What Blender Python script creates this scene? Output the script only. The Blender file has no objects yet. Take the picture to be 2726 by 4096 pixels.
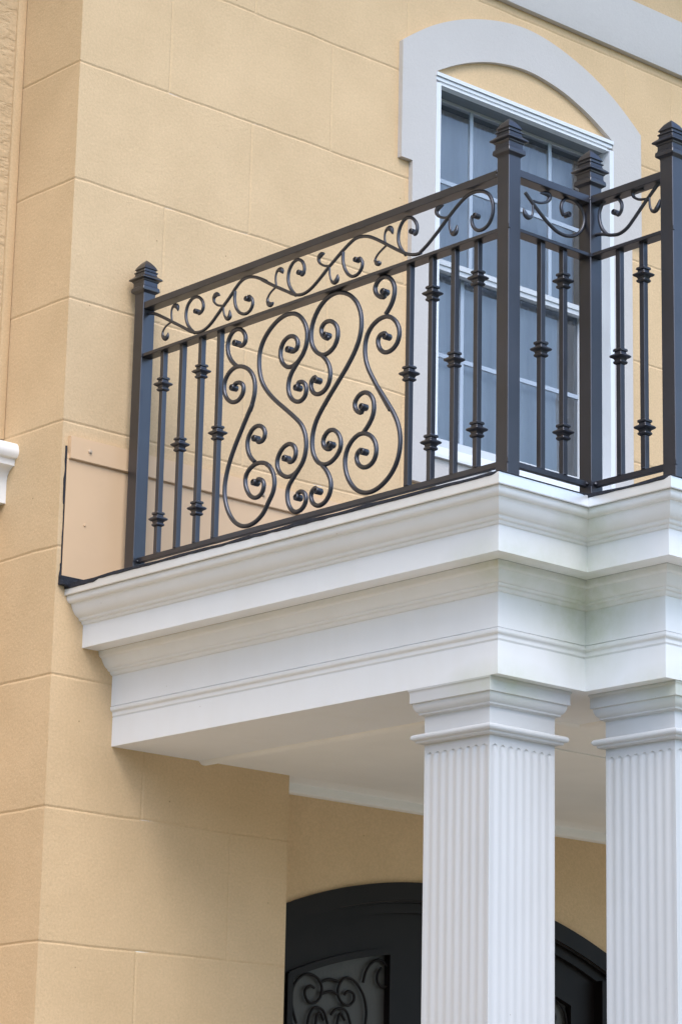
import bpy, bmesh, math, random
from mathutils import Vector, Matrix, noise
random.seed(7)
scene = bpy.context.scene
COL = scene.collection
S = 0.48                      # one stucco course of the facade, in metres; the model is laid out in courses

# ------------------------------------------------------------ camera
CAM_F, CAM_H = 11082.25, 4096.0
yaw, pitch, roll = 0.7283, 0.2587, 0.0207
cd = bpy.data.cameras.new("camera")
cam = bpy.data.objects.new("camera", cd)
COL.objects.link(cam)
cam.location = Vector((-12.0473, -16.7494, -9.1193)) * S
fw = Vector((math.sin(yaw) * math.cos(pitch), math.cos(yaw) * math.cos(pitch), math.sin(pitch)))
rt = Vector((math.cos(yaw), -math.sin(yaw), 0.0))
up = rt.cross(fw)
r2 = rt * math.cos(roll) + up * math.sin(roll)
u2 = -rt * math.sin(roll) + up * math.cos(roll)
cam.rotation_euler = Matrix((r2, u2, -fw)).transposed().to_euler()
cd.sensor_fit = 'VERTICAL'
cd.sensor_height = 36.0
cd.sensor_width = 24.0
cd.lens = 36.0 * CAM_F / CAM_H
cd.clip_start = 0.1
cd.clip_end = 2000
scene.camera = cam

# ------------------------------------------------------------ light
SUN_EL, SUN_AZ = math.radians(52), math.radians(214)     # azimuth clockwise from +Y
world = bpy.data.worlds.new("World")
scene.world = world
world.use_nodes = True
wn = world.node_tree
bg = wn.nodes["Background"]
sky = wn.nodes.new("ShaderNodeTexSky")
sky.sky_type = 'NISHITA'
sky.sun_disc = False
sky.sun_elevation = SUN_EL
sky.sun_rotation = SUN_AZ
sky.air_density = 1.0
sky.dust_density = 1.3
sky.ozone_density = 1.0
wn.links.new(sky.outputs[0], bg.inputs[0])
bg.inputs[1].default_value = 0.15
sd = bpy.data.lights.new("sun", 'SUN')
sd.energy = 0.68
sd.angle = math.radians(40)
sd.color = (1.0, 0.97, 0.93)
sun = bpy.data.objects.new("sun", sd)
COL.objects.link(sun)
sdir = Vector((math.sin(SUN_AZ) * math.cos(SUN_EL), math.cos(SUN_AZ) * math.cos(SUN_EL), math.sin(SUN_EL)))
sun.rotation_euler = (-sdir).to_track_quat('-Z', 'Y').to_euler()
sun.location = sdir * 40
scene.view_settings.view_transform = 'Standard'
scene.view_settings.look = 'None'
scene.view_settings.exposure = 1.38
scene.view_settings.gamma = 1.0
scene.render.engine = 'CYCLES'

# ------------------------------------------------------------ materials
def newmat(name):
    m = bpy.data.materials.new(name)
    m.use_nodes = True
    nt = m.node_tree
    b = nt.nodes["Principled BSDF"]
    return m, nt, b
def nd(nt, t, **kw):
    n = nt.nodes.new(t)
    for k, v in kw.items(): setattr(n, k, v)
    return n
def coords(nt):
    g = nd(nt, "ShaderNodeNewGeometry")
    return g.outputs["Position"]
def noise_n(nt, vec, scale, detail=4, rough=0.6, stretch=None):
    if stretch:
        mp = nd(nt, "ShaderNodeMapping")
        mp.inputs["Scale"].default_value = stretch
        nt.links.new(vec, mp.inputs["Vector"]); vec = mp.outputs[0]
    n = nd(nt, "ShaderNodeTexNoise")
    n.inputs["Scale"].default_value = scale
    n.inputs["Detail"].default_value = detail
    n.inputs["Roughness"].default_value = rough
    nt.links.new(vec, n.inputs["Vector"])
    return n.outputs["Fac"]
def ramp(nt, fac, p0, p1, c0=(0, 0, 0, 1), c1=(1, 1, 1, 1)):
    r = nd(nt, "ShaderNodeValToRGB")
    r.color_ramp.elements[0].position = p0; r.color_ramp.elements[0].color = c0
    r.color_ramp.elements[1].position = p1; r.color_ramp.elements[1].color = c1
    nt.links.new(fac, r.inputs[0])
    return r.outputs[0]
def mix(nt, fac, a, b, mode='MIX'):
    m = nd(nt, "ShaderNodeMix", data_type='RGBA', blend_type=mode)
    for sock, v in ((m.inputs["Factor"], fac), (m.inputs["A"], a), (m.inputs["B"], b)):
        if isinstance(v, (float, int)): sock.default_value = v
        elif isinstance(v, tuple): sock.default_value = v
        else: nt.links.new(v, sock)
    return m.outputs["Result"]
def bump(nt, b, h, strength, dist, prev=None):
    n = nd(nt, "ShaderNodeBump")
    n.inputs["Strength"].default_value = strength
    n.inputs["Distance"].default_value = dist
    nt.links.new(h, n.inputs["Height"])
    if prev is not None: nt.links.new(prev, n.inputs["Normal"])
    nt.links.new(n.outputs[0], b.inputs["Normal"])
    return n.outputs[0]
def c4(c): return (c[0], c[1], c[2], 1.0)

def stucco(name, c, grain=70.0, gb=0.35, var=0.06, speck=True, gl=0.90):
    m, nt, b = newmat(name)
    p = coords(nt)
    big = ramp(nt, noise_n(nt, p, 2.3, 5, 0.6), 0.30, 0.70)
    hi = c4([v * (1 + var) for v in c]); lo = c4([c[0] * (1 - var), c[1] * (1 - var * 1.15), c[2] * (1 - var * 1.5)])
    col = mix(nt, big, lo, hi)
    g1 = ramp(nt, noise_n(nt, p, grain * 1.5, 3, 0.7), 0.3, 0.7, c4((gl,) * 3), c4((1.05 if gl < 0.93 else 1.02,) * 3))
    col = mix(nt, 1.0, col, g1, 'MULTIPLY')
    if speck:
        v = nd(nt, "ShaderNodeTexVoronoi"); v.inputs["Scale"].default_value = 9.0
        nt.links.new(p, v.inputs["Vector"])
        sp = ramp(nt, v.outputs["Distance"], 0.018, 0.034, c4((0.55, 0.5, 0.45)), c4((1, 1, 1)))
        col = mix(nt, 1.0, col, sp, 'MULTIPLY')
    nt.links.new(col, b.inputs["Base Color"])
    b.inputs["Roughness"].default_value = 0.9
    b.inputs["Specular IOR Level"].default_value = 0.2
    n1 = bump(nt, b, noise_n(nt, p, grain, 5, 0.65), gb, 0.006)
    bump(nt, b, noise_n(nt, p, 14.0, 3), 0.15, 0.012, n1)
    return m
TAN = (0.665, 0.48, 0.285)
M_WALL = stucco("tan_stucco", TAN, 70.0, 0.35, 0.06)
M_LUNETTE = stucco("tan_stucco_fine", TAN, 90, 0.3, 0.04)
M_ROUGH = stucco("rough_stucco", (0.62, 0.455, 0.275), 55, 0.5, 0.05, False)
def _rough():
    nt = M_ROUGH.node_tree; b = nt.nodes["Principled BSDF"]
    p = coords(nt)
    h = ramp(nt, noise_n(nt, p, 9.0, 4, 0.6, (1.0, 1.0, 2.6)), 0.42, 0.56)
    prev = b.inputs["Normal"].links[0].from_socket
    bump(nt, b, h, 0.5, 0.009, prev)
_rough()
M_TRIMSTUC = stucco("pale_grey_stucco", (0.555, 0.528, 0.505), 80, 0.25, 0.02, False, 0.96)

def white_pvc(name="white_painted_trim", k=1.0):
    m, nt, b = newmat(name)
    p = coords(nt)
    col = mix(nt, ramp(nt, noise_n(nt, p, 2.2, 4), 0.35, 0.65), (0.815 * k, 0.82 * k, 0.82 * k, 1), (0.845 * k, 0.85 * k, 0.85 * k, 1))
    # green algae stains growing in the inner corner of the entablature
    def blob(centre, rad, stretch=(1, 1, 1), thr=(0.25, 0.95)):
        mp = nd(nt, "ShaderNodeMapping", vector_type='POINT')
        mp.inputs["Location"].default_value = [-centre[i] * S * stretch[i] / (rad * S) for i in range(3)]
        mp.inputs["Scale"].default_value = [stretch[i] / (rad * S) for i in range(3)]
        nt.links.new(p, mp.inputs["Vector"])
        g = nd(nt, "ShaderNodeTexGradient", gradient_type='SPHERICAL')
        nt.links.new(mp.outputs[0], g.inputs[0])
        a = nd(nt, "ShaderNodeMath", operation='MULTIPLY')
        nt.links.new(g.outputs["Fac"], a.inputs[0])
        nt.links.new(ramp(nt, noise_n(nt, p, 12.0, 5, 0.65), 0.25, 0.7, c4((0.35,) * 3), c4((1.3,) * 3)), a.inputs[1])
        return a.outputs[0]
    GREEN = (0.42, 0.47, 0.25, 1)
    for ce, rad, st in (((1.38, -4.22, -5.02), 0.42, (1, 1, 0.8)), ((1.25, -4.35, -4.78), 0.75, (1, 1, 1.5)),
                        ((0.93, -4.66, -4.45), 0.30, (1, 1, 1.3)), ((0.45, -4.35, -4.80), 0.5, (1, 1, 2.2)),
                        ((0.75, -4.05, -5.50), 0.5, (1, 1, 3.0)), ((1.62, -4.8, -5.52), 0.45, (1, 1, 2.5))):
        f = nd(nt, "ShaderNodeMath", operation='MULTIPLY'); f.use_clamp = True
        nt.links.new(blob(ce, rad, st), f.inputs[0]); f.inputs[1].default_value = 0.42
        col = mix(nt, f.outputs[0], col, GREEN)
    # faint grime streaks and fly specks
    v = nd(nt, "ShaderNodeTexVoronoi"); v.inputs["Scale"].default_value = 11.0
    nt.links.new(p, v.inputs["Vector"])
    sp = ramp(nt, v.outputs["Distance"], 0.012, 0.024, c4((0.55, 0.5, 0.42)), c4((1, 1, 1)))
    col = mix(nt, 1.0, col, sp, 'MULTIPLY')
    st = ramp(nt, noise_n(nt, p, 5.0, 5, 0.65, (1, 1, 0.25)), 0.45, 0.75, c4((1, 1, 1)), c4((0.972, 0.965, 0.95)))
    col = mix(nt, 1.0, col, st, 'MULTIPLY')
    nt.links.new(col, b.inputs["Base Color"])
    b.inputs["Roughness"].default_value = 0.42
    bump(nt, b, noise_n(nt, p, 30.0, 3), 0.04, 0.004)
    return m
M_WHITE = white_pvc()
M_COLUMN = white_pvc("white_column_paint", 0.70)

def plain(name, c, rough=0.5, var=0.06, sc=6.0, spec=0.5, metal=0.0, coat=0.0, bmp=None):
    m, nt, b = newmat(name)
    p = coords(nt)
    n = ramp(nt, noise_n(nt, p, sc, 4), 0.3, 0.7)
    col = mix(nt, n, c4([v * (1 - var) for v in c]), c4([v * (1 + var) for v in c]))
    nt.links.new(col, b.inputs["Base Color"])
    b.inputs["Roughness"].default_value = rough
    b.inputs["Specular IOR Level"].default_value = spec
    b.inputs["Metallic"].default_value = metal
    b.inputs["Coat Weight"].default_value = coat
    if bmp: bump(nt, b, noise_n(nt, p, bmp[0], 3), bmp[1], bmp[2])
    return m
M_FLASH = plain("white_metal_flashing", (0.78, 0.79, 0.79), 0.30, 0.05, 9.0, 0.8, 0.35)
M_SOFFIT = plain("soffit_paint", (0.85, 0.83, 0.78), 0.6, 0.03, 3.0, 0.3)
M_PANELMETAL = plain("tan_painted_metal", (0.70, 0.48, 0.29), 0.42, 0.03, 4.0, 0.3)
M_SCREW = plain("screw_steel", (0.55, 0.43, 0.31), 0.45, 0.05, 20.0, 0.4, 0.2)
M_MEMBRANE = plain("black_roof_membrane", (0.022, 0.024, 0.032), 0.75, 0.4, 60.0, 0.3, bmp=(120.0, 0.5, 0.006))
M_DECK = plain("grey_roof_deck", (0.16, 0.165, 0.17), 0.8, 0.15, 8.0, 0.3)
M_VINYL = plain("white_vinyl_frame", (0.72, 0.74, 0.76), 0.3, 0.015, 4.0)
M_SEAL = plain("brown_weather_seal", (0.09, 0.05, 0.035), 0.7, 0.1, 4.0, 0.2)
M_SASH = plain("sash_vinyl", (0.54, 0.565, 0.59), 0.35, 0.015, 4.0)
M_HEAD_SHADE = plain("head_shade_grey", (0.17, 0.19, 0.215), 0.4, 0.08, 4.0)  # dark grey stands in for shade under the window head
M_MUNTIN = plain("blue_white_muntin", (0.37, 0.43, 0.51), 0.35, 0.03, 4.0)
M_DOOR = plain("dark_iron_door", (0.009, 0.0068, 0.0062), 0.5, 0.2, 5.0, 0.16)
M_EAVE = plain("eave_paint", (0.6, 0.58, 0.54), 0.7, 0.05, 3.0, 0.3)
M_ROOF = plain("grey_roof_shingle", (0.12, 0.115, 0.11), 0.9, 0.3, 15.0, 0.2)

def iron():
    m, nt, b = newmat("black_wrought_iron")
    p = coords(nt)
    n = ramp(nt, noise_n(nt, p, 6.0, 3), 0.35, 0.7)
    col = mix(nt, n, (0.010, 0.010, 0.013, 1), (0.018, 0.018, 0.023, 1))
    rust = ramp(nt, noise_n(nt, p, 7.0, 6, 0.7), 0.70, 0.80)
    col = mix(nt, rust, col, (0.06, 0.036, 0.026, 1))
    nt.links.new(col, b.inputs["Base Color"])
    r = ramp(nt, noise_n(nt, p, 8.0, 3), 0.3, 0.7, c4((0.32,) * 3), c4((0.42,) * 3))
    nt.links.new(r, b.inputs["Roughness"])
    b.inputs["IOR"].default_value = 1.85
    b.inputs["Specular IOR Level"].default_value = 0.5
    b.inputs["Specular Tint"].default_value = (0.90, 0.915, 1.0, 1.0)
    return m
M_IRON = iron()

def glass_mat(name, c, rough, wav=0.0):
    m, nt, b = newmat(name)
    p = coords(nt)
    n = ramp(nt, noise_n(nt, p, 1.3, 4, 0.55, (1, 1, 0.7)), 0.3, 0.7)
    nt.links.new(mix(nt, n, c4([v * 0.80 for v in c]), c4([v * 1.16 for v in c])), b.inputs["Base Color"])
    b.inputs["Roughness"].default_value = rough
    b.inputs["Specular IOR Level"].default_value = 0.9
    if wav: bump(nt, b, noise_n(nt, p, 3.0, 2), wav, 0.02)
    return m
def pane_mat():
    m, nt, b = newmat("window_glass")
    out = nt.nodes["Material Output"]
    tr = nd(nt, "ShaderNodeBsdfTransparent"); tr.inputs[0].default_value = (0.95, 0.97, 1.0, 1)
    gl = nd(nt, "ShaderNodeBsdfGlossy"); gl.inputs["Roughness"].default_value = 0.03
    fr = nd(nt, "ShaderNodeFresnel"); fr.inputs[0].default_value = 2.3
    bp = nd(nt, "ShaderNodeBump"); bp.inputs["Strength"].default_value = 0.35; bp.inputs["Distance"].default_value = 0.02
    nt.links.new(noise_n(nt, coords(nt), 1.6, 2), bp.inputs["Height"])
    nt.links.new(bp.outputs[0], gl.inputs["Normal"]); nt.links.new(bp.outputs[0], fr.inputs["Normal"])
    mx = nd(nt, "ShaderNodeMixShader")
    nt.links.new(fr.outputs[0], mx.inputs[0]); nt.links.new(tr.outputs[0], mx.inputs[1]); nt.links.new(gl.outputs[0], mx.inputs[2])
    nt.links.new(mx.outputs[0], out.inputs[0])
    return m
M_GLASS = pane_mat()
M_CURTAIN = plain("blue_grey_curtain", (0.76, 0.77, 0.81), 0.95, 0.10, 1.5, 0.1)
def door_glass():
    m = glass_mat("reeded_door_glass", (0.062, 0.058, 0.050), 0.5)
    nt = m.node_tree; b = nt.nodes["Principled BSDF"]; b.inputs["Specular IOR Level"].default_value = 0.35
    bump(nt, b, noise_n(nt, coords(nt), 60.0, 3, 0.6, (1, 1, 0.05)), 0.5, 0.004)
    return m
M_DOORGLASS = door_glass()
def ground_mat():
    m, nt, b = newmat("lawn_and_drive")
    p = coords(nt)
    g = mix(nt, ramp(nt, noise_n(nt, p, 0.15, 3), 0.45, 0.55), (0.10, 0.13, 0.045, 1), (0.20, 0.18, 0.14, 1))
    col = mix(nt, ramp(nt, noise_n(nt, p, 25.0, 4), 0.3, 0.7), c4((0.8,) * 3), c4((1.15,) * 3))
    nt.links.new(mix(nt, 1.0, g, col, 'MULTIPLY'), b.inputs["Base Color"])
    b.inputs["Roughness"].default_value = 0.95
    return m
M_GROUND = ground_mat()
M_WOOD = plain("dark_foliage", (0.05, 0.075, 0.03), 0.9, 0.4, 1.2, 0.1)
M_PAVE = plain("pale_concrete", (0.46, 0.41, 0.34), 0.85, 0.08, 2.0, 0.2)

# ------------------------------------------------------------ mesh helpers (coordinates in courses, world frame)
class MB:
    def __init__(s): s.v = []; s.f = []
    def quad(s, a, b, c, d):
        i = len(s.v); s.v += [a, b, c, d]; s.f.append((i, i + 1, i + 2, i + 3))
    def poly(s, pts):
        i = len(s.v); s.v += list(pts); s.f.append(tuple(range(i, i + len(pts))))
    def box(s, x0, y0, z0, x1, y1, z1, bev=0.0):
        if bev <= 0:
            i = len(s.v)
            s.v += [(x, y, z) for x in (x0, x1) for y in (y0, y1) for z in (z0, z1)]
            s.f += [tuple(i + k for k in q) for q in ((0, 1, 3, 2), (4, 6, 7, 5), (0, 4, 5, 1), (2, 3, 7, 6), (0, 2, 6, 4), (1, 5, 7, 3))]
            return
        bm = bmesh.new()
        bmesh.ops.create_cube(bm, size=1.0)
        bmesh.ops.scale(bm, vec=(x1 - x0, y1 - y0, z1 - z0), verts=bm.verts)
        bmesh.ops.translate(bm, vec=((x0 + x1) / 2, (y0 + y1) / 2, (z0 + z1) / 2), verts=bm.verts)
        bmesh.ops.bevel(bm, geom=bm.edges[:], offset=bev, segments=2, profile=0.5, affect='EDGES')
        s.addbm(bm)
    def addbm(s, bm):
        i = len(s.v); bm.verts.index_update()
        s.v += [tuple(v.co) for v in bm.verts]
        s.f += [tuple(i + v.index for v in f.verts) for f in bm.faces]
        bm.free()
    def loft(s, rings, close=True, caps=True):
        i = len(s.v); n = len(rings[0])
        for r in rings: s.v += list(r)
        for k in range(len(rings) - 1):
            for j in range(n if close else n - 1):
                a = i + k * n + j; b = i + k * n + (j + 1) % n
                s.f.append((a, b, b + n, a + n))
        if caps:
            s.f.append(tuple(i + j for j in range(n))[::-1]); s.f.append(tuple(i + (len(rings) - 1) * n + j for j in range(n)))
    def stack(s, cx, cy, prof, bev=0.0):
        """square mouldings: prof = [(z, half width)]"""
        rings = []
        for z, h in prof:
            q = min(h * 0.10, 0.0035) if bev else 0
            if q: pts = [(-h, -h + q), (-h + q, -h), (h - q, -h), (h, -h + q), (h, h - q), (h - q, h), (-h + q, h), (-h, h - q)]
            else: pts = [(-h, -h), (h, -h), (h, h), (-h, h)]
            rings.append([(cx + a, cy + b, z) for a, b in pts])
        s.loft(rings)
    def tube(s, pts, rad, nrm, n=10, flat=1.0):
        nrm = Vector(nrm); rings = []
        P = [Vector(p) for p in pts]
        for k, p in enumerate(P):
            t = (P[min(k + 1, len(P) - 1)] - P[max(k - 1, 0)]).normalized()
            b = t.cross(nrm).normalized(); r = rad[k] if isinstance(rad, (list, tuple)) else rad
            rings.append([tuple(p + nrm * (math.cos(a) * r * flat) + b * (math.sin(a) * r)) for a in [2 * math.pi * j / n for j in range(n)]])
        s.loft(rings)
    def lathe(s, c, axis, prof, n=16):
        """prof = [(radius, along axis)]"""
        axis = Vector(axis).normalized(); a = axis.orthogonal().normalized(); b = axis.cross(a); c = Vector(c)
        s.loft([[tuple(c + axis * h + (a * math.cos(t) + b * math.sin(t)) * max(r, 1e-4)) for t in [2 * math.pi * j / n for j in range(n)]] for r, h in prof])
    def sweep(s, prof, path, ends=False):
        """prof = [(outward offset, z)] carried along a flat path with mitred corners"""
        n = len(path); cols = []
        for k in range(n):
            d0 = Vector(path[k]) - Vector(path[k - 1]) if k else None
            d1 = Vector(path[k + 1]) - Vector(path[k]) if k < n - 1 else None
            if d0 is None: d0 = d1
            if d1 is None: d1 = d0
            d0 = d0.normalized(); d1 = d1.normalized()
            n0 = Vector((d0.y, -d0.x)); n1 = Vector((d1.y, -d1.x))
            m = n0 + n1; m = m / (m.dot(n0)) if abs(m.dot(n0)) > 1e-6 else n0
            cols.append([(path[k][0] + m.x * o, path[k][1] + m.y * o, z) for o, z in prof])
        i = len(s.v); L = len(prof)
        for c in cols: s.v += c
        for k in range(n - 1):
            for j in range(L - 1):
                a = i + k * L + j
                s.f.append((a, a + 1, a + L + 1, a + L))
        if ends:
            s.f.append(tuple(i + j for j in range(L))); s.f.append(tuple(i + (n - 1) * L + j for j in range(L))[::-1])
def origin(o):
    v = Vector((0, 0, 0))
    while o is not None: v = v + o.location; o = o.parent
    return v
def obj(name, mb, mat, parent=None, smooth=None, loc=None, flip=None):
    me = bpy.data.meshes.new(name)
    base = origin(parent) if parent is not None else Vector((0, 0, 0))
    off = Vector(loc) * S if loc is not None else base
    me.from_pydata([tuple(Vector(v) * S - off) for v in mb.v], [], mb.f)
    me.materials.append(mat)
    bm = bmesh.new(); bm.from_mesh(me)
    bmesh.ops.remove_doubles(bm, verts=bm.verts, dist=1e-5)
    bmesh.ops.recalc_face_normals(bm, faces=bm.faces)
    if flip is not None:
        for f in bm.faces:
            if f.normal.dot(Vector(flip)) < 0: f.normal_flip()
    bm.to_mesh(me); bm.free()
    o = bpy.data.objects.new(name, me); COL.objects.link(o)
    if parent is not None: o.parent = parent
    o.location = off - base
    if smooth:
        for p in me.polygons: p.use_smooth = True
        me.set_sharp_from_angle(angle=math.radians(smooth))
    return o
def thing(name, loc, label, cat, group=None):
    o = bpy.data.objects.new(name, None); COL.objects.link(o)
    o.empty_display_size = 0.2
    o.location = Vector(loc) * S; o['label'] = label; o['category'] = cat; o['kind'] = 'thing'
    if group: o['group'] = group
    return o
def tagd(o, label, cat, group=None):
    o['label'] = label; o['category'] = cat
    if group: o['group'] = group
def catmull(pts, per=6):
    out = []
    P = [pts[0]] + list(pts) + [pts[-1]]
    for i in range(1, len(P) - 2):
        p0, p1, p2, p3 = P[i - 1], P[i], P[i + 1], P[i + 2]
        for k in range(per):
            t = k / per
            out.append(tuple(0.5 * ((2 * p1[j]) + (-p0[j] + p2[j]) * t + (2 * p0[j] - 5 * p1[j] + 4 * p2[j] - p3[j]) * t * t + (-p0[j] + 3 * p1[j] - 3 * p2[j] + p3[j]) * t ** 3) for j in range(2)))
    out.append(tuple(pts[-1]))
    return out
def smooth_pts(pts, it=2):
    p = [tuple(q) for q in pts]
    for _ in range(it):
        p = [p[0]] + [tuple((p[i - 1][j] + 4 * p[i][j] + p[i + 1][j]) / 6 for j in range(2)) for i in range(1, len(p) - 1)] + [p[-1]]
    return p
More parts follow.
